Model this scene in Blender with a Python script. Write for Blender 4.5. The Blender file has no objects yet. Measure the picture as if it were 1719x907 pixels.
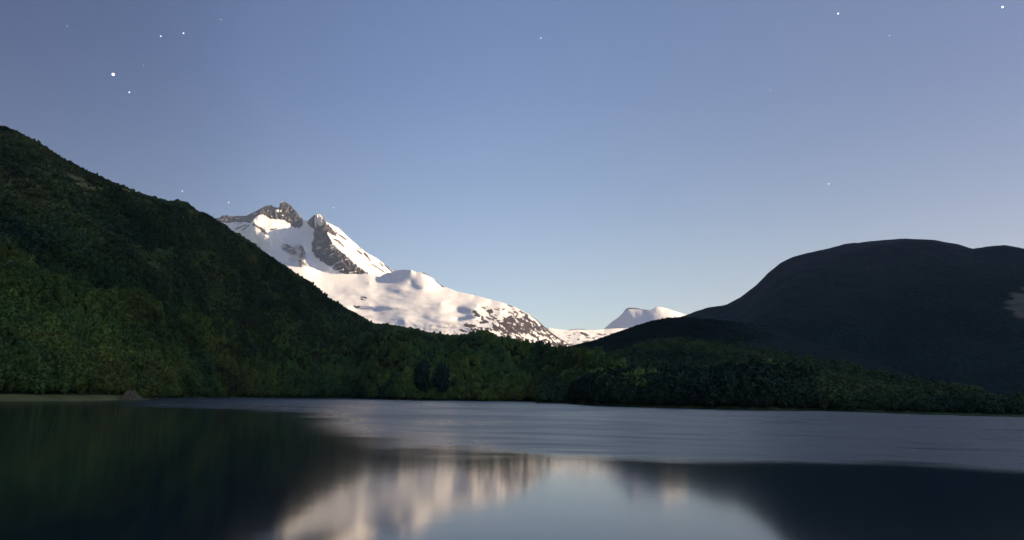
import bpy, math, random
import numpy as np
from mathutils import Matrix, Vector

# ------------------------------------------------------------------ camera
W, H = 1719.0, 907.0
CX, CY = W / 2, H / 2
FPX = 1146.0
HC = 4.0
PITCH = math.atan((669.6 - CY) / FPX)
ROLL = math.atan(0.0135)
Fv = np.array([0, math.cos(PITCH), math.sin(PITCH)])
R0 = np.array([1.0, 0, 0]); U0 = np.array([0, -math.sin(PITCH), math.cos(PITCH)])
Rv = R0 * math.cos(ROLL) + U0 * math.sin(ROLL)
Uv = U0 * math.cos(ROLL) - R0 * math.sin(ROLL)

S = bpy.context.scene
COL = S.collection
cam = bpy.data.cameras.new('camera')
cam.sensor_width = 36.0
cam.lens = 36.0 * FPX / W
cam.clip_start = 0.5
cam.clip_end = 200000
camo = bpy.data.objects.new('camera', cam)
COL.objects.link(camo)
camo.matrix_world = Matrix((
    (Rv[0], Uv[0], -Fv[0], 0), (Rv[1], Uv[1], -Fv[1], 0), (Rv[2], Uv[2], -Fv[2], HC), (0, 0, 0, 1)))
S.camera = camo

# ------------------------------------------------------------------ light
SUN_EL = math.radians(17.5)
SUN_AZ = math.radians(102.5)          # clockwise from +Y (the view direction), so it comes from the right
Ldir = Vector((math.sin(SUN_AZ) * math.cos(SUN_EL), math.cos(SUN_AZ) * math.cos(SUN_EL), math.sin(SUN_EL)))
world = bpy.data.worlds.new("World"); S.world = world
world.use_nodes = True
nt = world.node_tree
for n in list(nt.nodes): nt.nodes.remove(n)
sky = nt.nodes.new('ShaderNodeTexSky')
sky.sky_type = 'NISHITA'; sky.sun_disc = False
sky.sun_elevation = SUN_EL; sky.sun_rotation = SUN_AZ
sky.altitude = 0; sky.air_density = 1.0; sky.dust_density = 0.3; sky.ozone_density = 2.2
hs = nt.nodes.new('ShaderNodeHueSaturation')
hs.inputs['Saturation'].default_value = 0.86
hs.inputs['Value'].default_value = 1.0
mul = nt.nodes.new('ShaderNodeMix'); mul.data_type = 'RGBA'; mul.blend_type = 'MULTIPLY'
mul.inputs[0].default_value = 1.0
mul.inputs[7].default_value = (0.96, 0.96, 1.04, 1)
bg = nt.nodes.new('ShaderNodeBackground'); bg.inputs['Strength'].default_value = 0.066
wo = nt.nodes.new('ShaderNodeOutputWorld')
nt.links.new(sky.outputs[0], hs.inputs['Color']); nt.links.new(hs.outputs[0], mul.inputs[6])
# vignette darkening put into the sky's left side, paler horizon (by world direction)
tc = nt.nodes.new('ShaderNodeTexCoord'); sx = nt.nodes.new('ShaderNodeSeparateXYZ')
nt.links.new(tc.outputs['Generated'], sx.inputs[0])
def wramp(sock, lo, hi, stops):
    mr = nt.nodes.new('ShaderNodeMapRange'); mr.inputs[1].default_value = lo; mr.inputs[2].default_value = hi
    nt.links.new(sock, mr.inputs[0])
    r = nt.nodes.new('ShaderNodeValToRGB'); e = r.color_ramp.elements; r.color_ramp.interpolation = 'B_SPLINE'
    while len(e) < len(stops): e.new(.5)
    for i, (p, c) in enumerate(stops): e[i].position = (p - lo) / (hi - lo); e[i].color = (*[v / 2 for v in c], 1)
    nt.links.new(mr.outputs[0], r.inputs[0]); return r.outputs[0]
g1 = wramp(sx.outputs['X'], -.8, .8, [(-.8, (.22, .23, .3)), (-.6, (.28, .3, .39)), (-.45, (.44, .46, .56)), (-.33, (.7, .72, .8)), (-.1, (1.16, 1.16, 1.22)), (.1, (1.22, 1.22, 1.22)), (.35, (1.16, 1.06, 1.03)), (.6, (1.02, .87, .86))])
g2 = wramp(sx.outputs['Z'], 0, 1, [(0, (1.42, 1.22, 1.0)), (.15, (1.3, 1.17, 1.0)), (.27, (1.1, 1.06, 1.0)), (.42, (.97, .97, 1.0)), (1, (.78, .88, 1.06))])
def wm(a, b, k):
    q = nt.nodes.new('ShaderNodeVectorMath'); q.operation = 'MULTIPLY'; nt.links.new(a, q.inputs[0]); nt.links.new(b, q.inputs[1])
    w = nt.nodes.new('ShaderNodeVectorMath'); w.operation = 'SCALE'; nt.links.new(q.outputs[0], w.inputs[0]); w.inputs['Scale'].default_value = k
    return w.outputs[0]
skyc = wm(wm(mul.outputs[2], g1, 2), g2, 2)
nt.links.new(skyc, bg.inputs[0]); nt.links.new(bg.outputs[0], wo.inputs[0])

sl = bpy.data.lights.new('sun', 'SUN'); sl.energy = 5.0; sl.angle = math.radians(0.5); sl.color = (1.0, 0.75, 0.47)
so = bpy.data.objects.new('sun', sl); COL.objects.link(so)
so.rotation_euler = Ldir.to_track_quat('Z', 'Y').to_euler()
so.location = (3000, -500, 6000)

S.view_settings.view_transform = 'Standard'; S.view_settings.look = 'None'
S.view_settings.exposure = 1.15; S.view_settings.gamma = 1.0
S.view_settings.use_curve_mapping = False
S.render.engine = 'CYCLES'
S.cycles.max_bounces = 5; S.cycles.diffuse_bounces = 2; S.cycles.glossy_bounces = 3
S.cycles.volume_bounces = 0; S.cycles.transparent_max_bounces = 8
S.cycles.use_denoising = True

# ------------------------------------------------------------------ helpers
rng = np.random.default_rng(11)
def A(v): return np.asarray(v, dtype=np.float64)

def rays(x, y):
    """direction through a photo point, scaled so that its Y is 1"""
    x = A(x) - CX; y = A(y) - CY
    d = Fv * FPX + Rv * x[..., None] - Uv * y[..., None]
    return d / d[..., 1:2]

def azel(x, y):
    d = rays(x, y); h = np.hypot(d[..., 0], d[..., 1])
    return np.arctan2(d[..., 0], d[..., 1]), d[..., 2] / h

def az_of(x): return azel(A(x), np.full(np.shape(x), 650.0))[0]

def hash2(ix, iy, s):
    h = (ix.astype(np.int64) * 374761393 + iy.astype(np.int64) * 668265263 + s * 1442695041) & 0xffffffff
    h = ((h ^ (h >> 13)) * 1274126177) & 0xffffffff
    h = ((h ^ (h >> 16)) * 2246822519) & 0xffffffff
    return ((h ^ (h >> 15)) & 0xffffff) / 16777216.0

def perlin(x, y, s=0):
    x = A(x); y = A(y)
    ix = np.floor(x); iy = np.floor(y); fx = x - ix; fy = y - iy
    u = fx * fx * fx * (fx * (fx * 6 - 15) + 10); v = fy * fy * fy * (fy * (fy * 6 - 15) + 10)
    def g(a, b):
        t = hash2(ix + a, iy + b, s) * 2 * math.pi
        return np.cos(t) * (fx - a) + np.sin(t) * (fy - b)
    return ((g(0, 0) * (1 - u) + g(1, 0) * u) * (1 - v) + (g(0, 1) * (1 - u) + g(1, 1) * u) * v) * 1.45

def fbm(x, y, s=0, o=5, gain=.5, lac=2.03):
    a = 1.0; t = 0; n = 0
    for i in range(o):
        t = t + a * perlin(x, y, s + i * 17); n += a; a *= gain; x = x * lac + 5.2; y = y * lac + 1.3
    return t / n

def ridged(x, y, s=0, o=5):
    a = 1.0; t = 0; n = 0
    for i in range(o):
        t = t + a * (1 - 2 * np.abs(perlin(x, y, s + i * 17))); n += a; a *= .5; x = x * 2.07 + 3.1; y = y * 2.07 + 7.7
    return t / n

def sstep(a, b, x):
    t = np.clip((x - a) / (b - a), 0, 1); return t * t * (3 - 2 * t)

def grid_mesh(name, P, mat, attrs=None, kind='structure', smooth=True, flip=False):
    nr, nc = P.shape[:2]
    me = bpy.data.meshes.new(name)
    idx = np.arange(nr * nc).reshape(nr, nc)
    q = np.stack([idx[:-1, :-1], idx[:-1, 1:], idx[1:, 1:], idx[1:, :-1]], -1).reshape(-1, 4)
    if flip: q = q[:, ::-1]
    me.vertices.add(nr * nc); me.vertices.foreach_set('co', P.reshape(-1).astype(np.float32))
    me.loops.add(q.size); me.loops.foreach_set('vertex_index', q.reshape(-1).astype(np.int32))
    me.polygons.add(len(q)); me.polygons.foreach_set('loop_start', np.arange(0, q.size, 4, dtype=np.int32))
    me.polygons.foreach_set('use_smooth', np.full(len(q), smooth))
    me.update(calc_edges=True)
    for k, v in (attrs or {}).items():
        a = me.attributes.new(k, 'FLOAT', 'POINT'); a.data.foreach_set('value', v.reshape(-1).astype(np.float32))
    me.materials.append(mat)
    o = bpy.data.objects.new(name, me); COL.objects.link(o)
    if kind: o['kind'] = kind
    return o

def poly_mesh(name, verts, faces, mat=None, smooth=False):
    me = bpy.data.meshes.new(name); me.from_pydata([tuple(v) for v in verts], [], [tuple(f) for f in faces])
    if mat: me.materials.append(mat)
    me.polygons.foreach_set('use_smooth', [smooth] * len(me.polygons))
    me.update()
    return me

# ------------------------------------------------------------------ materials
def mat(name):
    m = bpy.data.materials.new(name); m.use_nodes = True
    t = m.node_tree; b = t.nodes['Principled BSDF']
    b.inputs['Roughness'].default_value = 0.9
    b.inputs['Specular IOR Level'].default_value = 0.15
    return m, t, b
def N(t, kind, **kw):
    n = t.nodes.new(kind)
    for k, v in kw.items():
        if hasattr(n, k): setattr(n, k, v)
        else: n.inputs[k].default_value = v
    return n
def noise(t, scale, detail=5, rough=.55, coord=None, dist=0.0):
    n = N(t, 'ShaderNodeTexNoise'); n.inputs['Scale'].default_value = scale
    n.inputs['Detail'].default_value = detail; n.inputs['Roughness'].default_value = rough
    n.inputs['Distortion'].default_value = dist
    if coord is None:
        coord = N(t, 'ShaderNodeNewGeometry').outputs['Position']
    t.links.new(coord, n.inputs['Vector'])
    return n.outputs['Fac']
def ramp(t, fac, stops, interp='LINEAR'):
    r = N(t, 'ShaderNodeValToRGB'); r.color_ramp.interpolation = interp
    e = r.color_ramp.elements
    while len(e) < len(stops): e.new(.5)
    for i, (p, c) in enumerate(stops):
        e[i].position = p; e[i].color = (*c, 1) if len(c) == 3 else c
    t.links.new(fac, r.inputs[0]); return r.outputs[0]
def mix(t, fac, a, b, mode='MIX'):
    n = N(t, 'ShaderNodeMix', data_type='RGBA', blend_type=mode)
    for s, v in ((n.inputs[0], fac), (n.inputs[6], a), (n.inputs[7], b)):
        if isinstance(v, bpy.types.NodeSocket): t.links.new(v, s)
        elif isinstance(v, (int, float)): s.default_value = v
        else: s.default_value = (*v, 1)
    return n.outputs[2]
def mathn(t, op, a, b=None, clamp=False):
    n = N(t, 'ShaderNodeMath', operation=op); n.use_clamp = clamp
    for s, v in ((n.inputs[0], a), (n.inputs[1], b)):
        if v is None: continue
        if isinstance(v, bpy.types.NodeSocket): t.links.new(v, s)
        else: s.default_value = v
    return n.outputs[0]
def attr(t, name):
    n = N(t, 'ShaderNodeAttribute'); n.attribute_name = name; return n.outputs['Fac']
def bump(t, b, h, strength, dist):
    n = N(t, 'ShaderNodeBump'); n.inputs['Strength'].default_value = strength; n.inputs['Distance'].default_value = dist
    t.links.new(h, n.inputs['Height']); t.links.new(n.outputs[0], b.inputs['Normal'])

def hill_mat(name, c1, c2, c3, bare, s=.004, bmp=6, upper=None):
    """wooded ground: green mottling, with bare scree where the 'bare' attribute is up"""
    m, t, b = mat(name)
    base = ramp(t, noise(t, s, 6, .62), [(.34, c1), (.5, c2), (.66, c3)])
    fine = ramp(t, noise(t, .09, 4, .7), [(.3, (.45, .45, .45)), (.7, (1.5, 1.5, 1.5))])
    base = mix(t, 1.0, base, fine, 'MULTIPLY')
    if upper:                                 # woods give way to open brownish heath with height
        sp_ = N(t, 'ShaderNodeSeparateXYZ'); t.links.new(N(t, 'ShaderNodeNewGeometry').outputs['Position'], sp_.inputs[0])
        mr = N(t, 'ShaderNodeMapRange'); mr.inputs[1].default_value = upper[0]; mr.inputs[2].default_value = upper[1]
        t.links.new(mathn(t, 'ADD', sp_.outputs['Z'], mathn(t, 'MULTIPLY', noise(t, .003, 6, .65), 500)), mr.inputs[0])
        base = mix(t, mr.outputs[0], base, mix(t, 1.0, ramp(t, noise(t, .0022, 4), [(.35, (.036, .052, .042)), (.65, (.062, .054, .048))]), fine, 'MULTIPLY'))
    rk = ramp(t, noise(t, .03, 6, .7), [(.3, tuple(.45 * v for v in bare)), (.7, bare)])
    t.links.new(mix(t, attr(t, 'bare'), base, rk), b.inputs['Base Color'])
    bump(t, b, noise(t, .06, 5, .65), 1.0, bmp)
    return m
M_left = hill_mat('wooded_slope_ground', (.012, .024, .008), (.026, .042, .012), (.045, .05, .018), (.33, .32, .10))
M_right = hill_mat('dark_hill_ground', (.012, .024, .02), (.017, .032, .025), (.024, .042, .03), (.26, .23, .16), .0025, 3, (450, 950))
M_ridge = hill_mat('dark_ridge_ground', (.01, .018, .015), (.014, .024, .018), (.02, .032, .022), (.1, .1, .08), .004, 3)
M_low = hill_mat('lowland_ground', (.03, .05, .024), (.055, .085, .03), (.08, .11, .038), (.1, .11, .05), .01)

m, t, b = mat('snow_and_rock'); M_snow = m
sn = ramp(t, noise(t, .004, 5, .6), [(.3, (.82, .83, .85)), (.7, (.89, .88, .87))])
rk = ramp(t, noise(t, .012, 6, .7), [(.3, (.035, .029, .034)), (.55, (.07, .058, .06)), (.75, (.15, .12, .11))])
t.links.new(mix(t, attr(t, 'rock'), sn, rk), b.inputs['Base Color'])
b.inputs['Roughness'].default_value = .75
bump(t, b, noise(t, .012, 5, .55), .3, 8)

def leaf_mat(name, stops, var=1.0, west=False):
    m, t, b = mat(name)
    info = N(t, 'ShaderNodeObjectInfo')
    big = noise(t, .006, 4, .6, info.outputs['Location'])
    c = ramp(t, big, stops)
    r = ramp(t, info.outputs['Random'], [(0, (1 - .45 * var, 1 - .4 * var, 1 - .35 * var)), (.5, (1, 1, 1)), (1, (1 + .6 * var, 1 + .45 * var, 1 + .1 * var))])
    c = mix(t, 1.0, c, r, 'MULTIPLY')
    if west:  # broad relief shading put into the leaf colour as large blotches
        c = mix(t, 1.0, c, ramp(t, noise(t, .009, 3, .5, info.outputs['Location'], .6), [(.38, (.55, .57, .62)), (.5, (.95, .95, .95)), (.6, (1.35, 1.3, 1.15))]), 'MULTIPLY')
    if west:                                  # vignette-like darkening put into the leaf colour, stronger westward
        sp_ = N(t, 'ShaderNodeSeparateXYZ'); t.links.new(info.outputs['Location'], sp_.inputs[0])
        mr = N(t, 'ShaderNodeMapRange'); mr.inputs[1].default_value = -800; mr.inputs[2].default_value = -50; mr.inputs[3].default_value = .75; mr.inputs[4].default_value = 1.75
        t.links.new(mathn(t, 'ADD', sp_.outputs['X'], mathn(t, 'MULTIPLY', big, 300)), mr.inputs[0])
        c = mix(t, 1.0, c, mr.outputs[0], 'MULTIPLY')
    f = ramp(t, noise(t, .5, 2, .6), [(.3, (.7, .7, .7)), (.7, (1.35, 1.35, 1.35))])
    t.links.new(mix(t, 1.0, c, f, 'MULTIPLY'), b.inputs['Base Color'])
    b.inputs['Roughness'].default_value = .7
    return m
M_leafL = leaf_mat('beech_leaves', [(.36, (.03, .066, .028)), (.46, (.05, .095, .027)), (.56, (.078, .105, .025)), (.66, (.082, .09, .03))], .6, True)
M_leafU = leaf_mat('upland_leaves', [(.36, (.042, .078, .045)), (.5, (.066, .105, .046)), (.62, (.095, .12, .05))], .55, True)
M_leafM = leaf_mat('meadow_leaves', [(.36, (.03, .062, .034)), (.5, (.06, .1, .042)), (.64, (.09, .125, .048))], .6)
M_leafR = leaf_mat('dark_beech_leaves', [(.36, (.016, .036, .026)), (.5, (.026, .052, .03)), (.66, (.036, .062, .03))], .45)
m, t, b = mat('bark'); M_bark = m
t.links.new(ramp(t, noise(t, 3, 4), [(.3, (.06, .05, .04)), (.7, (.16, .14, .12))]), b.inputs['Base Color'])

# ------------------------------------------------------------------ lake
def poly_y(pts):
    p = A(pts); return lambda x: np.interp(x, p[:, 0], p[:, 1])
shore_pts = [(-700, 677), (-300, 675), (0, 673), (120, 673), (215, 672), (250, 671.5), (275, 669), (390, 668), (480, 668.2), (600, 669.5), (683, 671.8), (760, 672.8), (851, 674), (930, 675.6), (985, 678.4), (1000, 680.5),
             (1030, 682.2), (1110, 684.3), (1267, 688), (1378, 689.5), (1536, 695.8), (1719, 701), (2100, 712), (2500, 724)]
sp = A(shore_pts)
s_az, s_te = azel(sp[:, 0], sp[:, 1]); s_r = -HC / s_te
o_ = np.argsort(s_az); s_az = s_az[o_]; s_r = s_r[o_]
def shore_r(az): return np.exp(np.interp(az, s_az, np.log(s_r)))

nA, nR = 620, 460
az = np.linspace(-1.25, 1.25, nA)
rr = np.concatenate([np.linspace(.5, 6, 12), np.geomspace(6.5, 3200, nR - 12)])
RR, AZ = np.meshgrid(rr, az, indexing='ij')
XX = RR * np.sin(AZ); YY = RR * np.cos(AZ)
Pw = np.stack([XX, YY, np.zeros_like(XX)], -1)
# where wind ruffles the lake: distance of the calm edge by direction
edge_pts = [(-400, 684), (0, 684), (250, 690), (420, 697), (560, 716), (640, 735), (800, 752), (950, 764), (1100, 772), (1300, 774), (1500, 778), (1719, 793), (2000, 806)]
ep = A(edge_pts); e_az, e_te = azel(ep[:, 0], ep[:, 1]); e_r = -HC / e_te
te = HC / RR                              # depression of the sight line, good as a log-like coordinate
e_te_i = np.interp(AZ, e_az, -e_te)
d_px = (e_te_i - te) * FPX                # how far beyond the calm edge, in units of a photo pixel's angle
lr = np.log(RR)
wob = fbm(AZ * 4, te * FPX / 14, 5, 3) * 12 + fbm(AZ * 2, te * FPX / 9, 9, 3) * 9
soft = 8 + 22 * sstep(.1, -.2, AZ) * 1.0
ruf = sstep(-1, 1, (d_px + wob * np.clip(1.2 - AZ * 2.5, .25, 1.3)) / soft)
streak = fbm(AZ * 4, te * FPX / 7, 21, 4)
fine = fbm(AZ * 5, te * FPX / 3, 33, 2)
ruf2 = ruf * (0.78 + .5 * streak + .25 * fine)
# calm tongue under the left hill, and the breeze band just off its shore
ax = lambda x: az_of([x])[0]
leftcalm = sstep(ax(640), ax(420), AZ + .03 * streak) * sstep(20, 28, te * FPX + 5 * fine + 5 * sstep(ax(500), ax(200), AZ))
ruf2 = ruf2 * (1 - .95 * leftcalm)
farleft = sstep(ax(280), ax(150), AZ)
ruf2 = np.clip(ruf2 * (1 - .9 * farleft), 0, 1)
m, t, b = mat('lake_water'); M_water = m
b.inputs['Base Color'].default_value = (.003, .016, .026, 1)
b.inputs['IOR'].default_value = 1.45
b.inputs['Specular IOR Level'].default_value = .5
ra = attr(t, 'ruffle')
t.links.new(mathn(t, 'ADD', mathn(t, 'MULTIPLY', ra, .31), .085), b.inputs['Roughness'])
nv = N(t, 'ShaderNodeMapping'); nv.inputs['Scale'].default_value = (.35, 1, 1)
t.links.new(N(t, 'ShaderNodeNewGeometry').outputs['Position'], nv.inputs[0])
hw = noise(t, .8, 4, .6, nv.outputs[0])
bn = N(t, 'ShaderNodeBump'); bn.inputs['Distance'].default_value = .03
t.links.new(mathn(t, 'ADD', mathn(t, 'MULTIPLY', ra, .6), .05), bn.inputs['Strength'])
t.links.new(hw, bn.inputs['Height']); t.links.new(bn.outputs[0], b.inputs['Normal'])
lake = grid_mesh('lake_water', Pw, M_water, {'ruffle': ruf2}, flip=True)

# the ground: lake bed and valley floor out to the horizon
m, t, b = mat('valley_ground'); M_gr = m
t.links.new(ramp(t, noise(t, .002, 5), [(.3, (.03, .04, .02)), (.7, (.07, .07, .045))]), b.inputs['Base Color'])
gx = np.linspace(-24000, 24000, 61); GX, GY = np.meshgrid(gx * .59 - 1500, gx * .57 + 8000)
grid_mesh('ground', np.stack([GX, GY, np.full_like(GX, -6.0)], -1), M_gr)

# ------------------------------------------------------------------ hills
class Hill:
    """height field over direction and distance: shore or foot -> crest -> back slope"""
    def __init__(s, name, crest, foot=None, ncol=600, nfront=220, nback=40, back=1.2, power=1.2,
                 tree=0.0, noise_fn=None, M=None, xr=None, bare_fn=None, zfoot=-1.0, prof=None, crestn=0.0):
        c = A(crest)                          # rows: x, y, distance
        a, te_ = azel(c[:, 0], c[:, 1]); k = np.argsort(a)
        s.a = a[k]; te_ = te_[k]; rc = c[k, 2]
        a0, a1 = (s.a[0], s.a[-1]) if xr is None else (ax(xr[0]), ax(xr[1]))
        s.az = np.linspace(a0, a1, ncol)
        s.rc = np.interp(s.az, s.a, rc)
        tec = np.interp(s.az, s.a, te_) + crestn * fbm(s.az * 60, s.az * 0, 77, 4)
        s.hc = HC + tec * s.rc - tree
        s.rf = shore_r(s.az) if foot is None else foot(s.az)
        s.rf = np.minimum(s.rf, s.rc - 60)
        tf = np.linspace(0, 1, nfront) ** 1.15
        r = s.rf[None] + (s.rc - s.rf)[None] * tf[:, None]
        pw = prof(tf) if prof else tf ** power
        z = zfoot + (s.hc - zfoot)[None] * pw[:, None]
        AZ_ = np.broadcast_to(s.az, r.shape)
        X = r * np.sin(AZ_); Y = r * np.cos(AZ_)
        T = np.broadcast_to(tf[:, None], r.shape)
        if noise_fn is not None:
            z = z + noise_fn(X, Y, T, r, AZ_)
            lim = HC - tree + r * (s.hc - HC + tree)[None] / s.rc[None]    # nothing in front rises above the skyline
            z = np.where(z > lim - 3, lim - 3 + 3 * np.tanh((z - lim + 3) / 6), z) if tree else z
        tb = np.linspace(0, 1, nback + 1)[1:] ** 1.5
        wb = back * np.maximum(s.hc, 20)
        rb = s.rc[None] + wb[None] * tb[:, None]
        zb = z[-1][None] * (1 - tb[:, None] ** 1.3) - 6 * tb[:, None] + 0.03 * wb[None] * (np.sin(tb[:, None] * 3.14)) * fbm(rb * .003, np.broadcast_to(s.az, rb.shape) * 8, 5, 3)
        Xb = rb * np.sin(s.az)[None]; Yb = rb * np.cos(s.az)[None]
        s.P = np.concatenate([np.stack([X, Y, z], -1), np.stack([Xb, Yb, zb], -1)], 0)
        s.nf = nfront; s.T = T
        bare = np.zeros(s.P.shape[:2])
        if bare_fn is not None: bare[:nfront] = np.clip(bare_fn(X, Y, z, T, AZ_), 0, 1)
        s.bare = bare
        s.o = grid_mesh(name, s.P, M, {'bare': bare}, flip=True)
    def scatter(s, n, rmin=0, dens=None, xlim=None, seed=1, tmax=1.0, back_rows=6):
        """area-weighted random ground points on the front slope"""
        g = np.random.default_rng(seed)
        nf = s.nf + back_rows
        P = s.P[:nf]
        e1 = P[1:, :-1] - P[:-1, :-1]; e2 = P[:-1, 1:] - P[:-1, :-1]
        ar = np.abs(e1[..., 0] * e2[..., 1] - e1[..., 1] * e2[..., 0])
        if dens is not None: ar = ar * dens(P[:-1, :-1])
        Bb = s.bare[:nf][:-1, :-1]
        ar = ar * np.clip(1 - 1.3 * Bb, 0, 1) * (P[:-1, :-1, 2] > 0.8)
        cdf = np.cumsum(ar.ravel()); cdf /= cdf[-1]
        k = np.searchsorted(cdf, g.random(n)); i, j = np.unravel_index(k, ar.shape)
        u = g.random(n)[:, None]; v = g.random(n)[:, None]
        p = (P[i, j] * (1 - u) + P[i + 1, j] * u) * (1 - v) + (P[i, j + 1] * (1 - u) + P[i + 1, j + 1] * u) * v
        return p

# left mountain -------------------------------------------------
crestL = [(-700, 60, 1500), (-400, 120, 1400), (-200, 160, 1300), (0, 208, 1250), (25, 216, 1255), (50, 229, 1260), (75, 243, 1270), (100, 259, 1290), (150, 286, 1330), (200, 309, 1380), (240, 326, 1420),
          (262, 333, 1440), (280, 339, 1460), (300, 338, 1470), (315, 341, 1480), (326, 350, 1490), (340, 355, 1500), (370, 374, 1550), (420, 407, 1620), (460, 437, 1680), (500, 463, 1740), (530, 479, 1780),
          (550, 498, 1810), (580, 518, 1840), (604, 530, 1860), (630, 545, 1880), (650, 546, 1880), (679, 554, 1870), (705, 559, 1850), (734, 564, 1820), (758, 566, 1790), (780, 564, 1740), (813, 562, 1680),
          (836, 570, 1600), (865, 576, 1500), (900, 583, 1380), (933, 590, 1250), (976, 601, 1080), (1005, 613, 960), (1040, 630, 860), (1080, 652, 780), (1120, 690, 700)]
def nL(X, Y, T, r, az_):
    env = sstep(0, .25, T) * sstep(1.0, .86, T)
    big = ridged(az_ * 9 + .3, r / 900., 3, 4)
    cross = fbm(X / 230, Y / 230, 8, 4, .42)
    small = fbm(X / 60, Y / 60, 14, 4)
    amp = np.clip(r / 1500, .25, 1)
    spur = ridged(az_ * 2.2 + T * 1.1, T * 5.5 - az_ * 1.2, 23, 3)
    return env * amp * (46 * (big - .25) + 80 * cross + 12 * small + 60 * (spur - .2)) + 4 * sstep(0, .1, T) * small + sstep(.8, 1, T) * 5 * fbm(X / 40, Y / 40, 19, 4)
def bareL(X, Y, z, T, az_):
    n1 = fbm(X / 90, Y / 90, 31, 5)
    px = CX + np.tan(az_) * FPX * .985; py = 666 - (z - HC) / np.hypot(X, Y) * FPX / np.cos(az_) * .985
    wx = 22 * fbm(X / 55, Y / 55, 33, 4); wy = 16 * fbm(X / 45, z / 30, 35, 4)
    v = 0 * T
    for cx, cy, a_, b_, s_ in ((105, 305, 24, 13, .85), (128, 320, 28, 11, .75), (78, 288, 24, 8, .5), (40, 262, 26, 5, .35), (165, 352, 14, 6, .35), (58, 243, 38, 7, .6), (35, 228, 24, 5, .4), (205, 320, 16, 11, .7), (240, 345, 14, 5, .4), (90, 380, 16, 6, .3), (470, 500, 8, 12, .3), (112, 340, 6, 2.5, .6), (316, 357, 7, 3.5, .7), (326, 350, 14, 4, .35), (455, 470, 9, 20, .2), (418, 440, 8, 10, .25), (260, 335, 16, 4, .3)):
        q = ((px - cx + wx) / a_) ** 2 + ((py - cy + wy - (px - cx) * .3) / b_) ** 2
        v = np.maximum(v, s_ * sstep(1.5, .5, q) * (.55 + .9 * np.clip(n1 + .35, 0, 1)))
    beach = sstep(ax(222), ax(190), az_) * sstep(3.2, 2.6, z)
    beach = np.maximum(beach, .7 * sstep(1.3, .7, z) * sstep(.05, .3, n1 + .1))
    return np.maximum(v, beach)
def profL(t): return np.where(t < .03, t * .25, 0.0075 + (t - .03) / .97 * .9925) ** 1.0 * .35 + .65 * t ** 1.35
HL = Hill('wooded_mountain', crestL, ncol=900, nfront=330, noise_fn=nL, M=M_left, tree=3, bare_fn=bareL, prof=profL, zfoot=-.6, back=1.6)

# right side: low shore woods, middle ridge, back ridge, big dome
low = [(960, 655, 700), (985, 640, 620), (1005, 634, 560), (1034, 630, 560), (1092, 634, 600), (1150, 630, 640), (1200, 624, 680), (1260, 620, 720), (1300, 620, 740), (1378, 622, 760), (1457, 634, 740), (1536, 645, 700), (1616, 652, 640), (1719, 660, 560), (1900, 670, 520), (2200, 680, 500), (2400, 690, 480)]
def nS(X, Y, T, r, az_):
    return sstep(0, .3, T) * sstep(1.02, .8, T) * (5 * fbm(X / 80, Y / 80, 41, 4) + 3 * fbm(X / 30, Y / 30, 45, 3))
HR1 = Hill('lakeside_lowland', low, ncol=500, nfront=120, noise_fn=nS, M=M_low, tree=5, back=2.5, zfoot=-.6, power=.62)
mid = [(900, 612, 1500), (960, 602, 1400), (1000, 597, 1300), (1034, 592, 1250), (1070, 577, 1250), (1107, 569, 1280), (1151, 569, 1300), (1190, 571, 1320), (1223, 576, 1330), (1267, 583, 1350), (1350, 600, 1320), (1417, 608, 1280), (1473, 624, 1200), (1550, 640, 1100), (1650, 655, 1000)]
foot_mid = lambda a: np.full(a.shape, 640.0)
def nM(X, Y, T, r, az_):
    return sstep(0, .3, T) * sstep(1.02, .85, T) * (16 * fbm(X / 170, Y / 170, 51, 4) + 5 * fbm(X / 50, Y / 50, 55, 3))
HR2 = Hill('middle_ridge', mid, foot=foot_mid, ncol=420, nfront=140, noise_fn=nM, M=M_low, tree=5, back=1.6)
bk = [(850, 600, 2000), (933, 587, 2100), (962, 578, 2150), (994, 571, 2200), (1023, 561, 2200), (1063, 547, 2250), (1093, 537, 2280), (1122, 532, 2300), (1151, 531, 2300), (1200, 535, 2300), (1250, 540, 2300), (1298, 548, 2300), (1350, 560, 2300), (1400, 575, 2250), (1450, 592, 2250), (1500, 615, 2200), (1560, 640, 2100)]
def nB(X, Y, T, r, az_):
    return sstep(0, .3, T) * sstep(1.02, .85, T) * (22 * fbm(X / 300, Y / 300, 61, 5))
HR3 = Hill('back_ridge', bk, foot=lambda a: np.full(a.shape, 1300.0), ncol=420, nfront=120, noise_fn=nB, M=M_ridge, tree=3, back=1.6)
dome = [(1080, 560, 3300), (1140, 533, 3250), (1151, 529, 3250), (1170, 522, 3200), (1185, 517, 3200), (1220, 511.5, 3150), (1243, 499.5, 3150), (1270, 478, 3150), (1290, 458, 3150), (1310, 442, 3150), (1330, 432, 3150),
        (1358, 424, 3150), (1390, 417.5, 3180), (1417, 410, 3200), (1457, 405, 3220), (1497, 402, 3250), (1524, 400.5, 3250), (1568, 403, 3250), (1608, 410, 3250), (1624, 415, 3250), (1634, 418, 3250), (1655, 416, 3280), (1687, 414, 3300), (1719, 418, 3300), (1850, 420, 3350), (2000, 440, 3400), (2300, 520, 3400), (2600, 600, 3400)]
def nD(X, Y, T, r, az_):
    e = sstep(0, .3, T) * sstep(1.0, .82, T)
    return e * (60 * fbm(X / 800, Y / 800, 71, 5) + 9 * (ridged(az_ * 12, r / 500, 73, 3) - .2)) + sstep(.7, 1, T) * 4 * fbm(X / 60, Y / 60, 79, 4)
sa0, sa1 = ax(1672), ax(1702)
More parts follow.
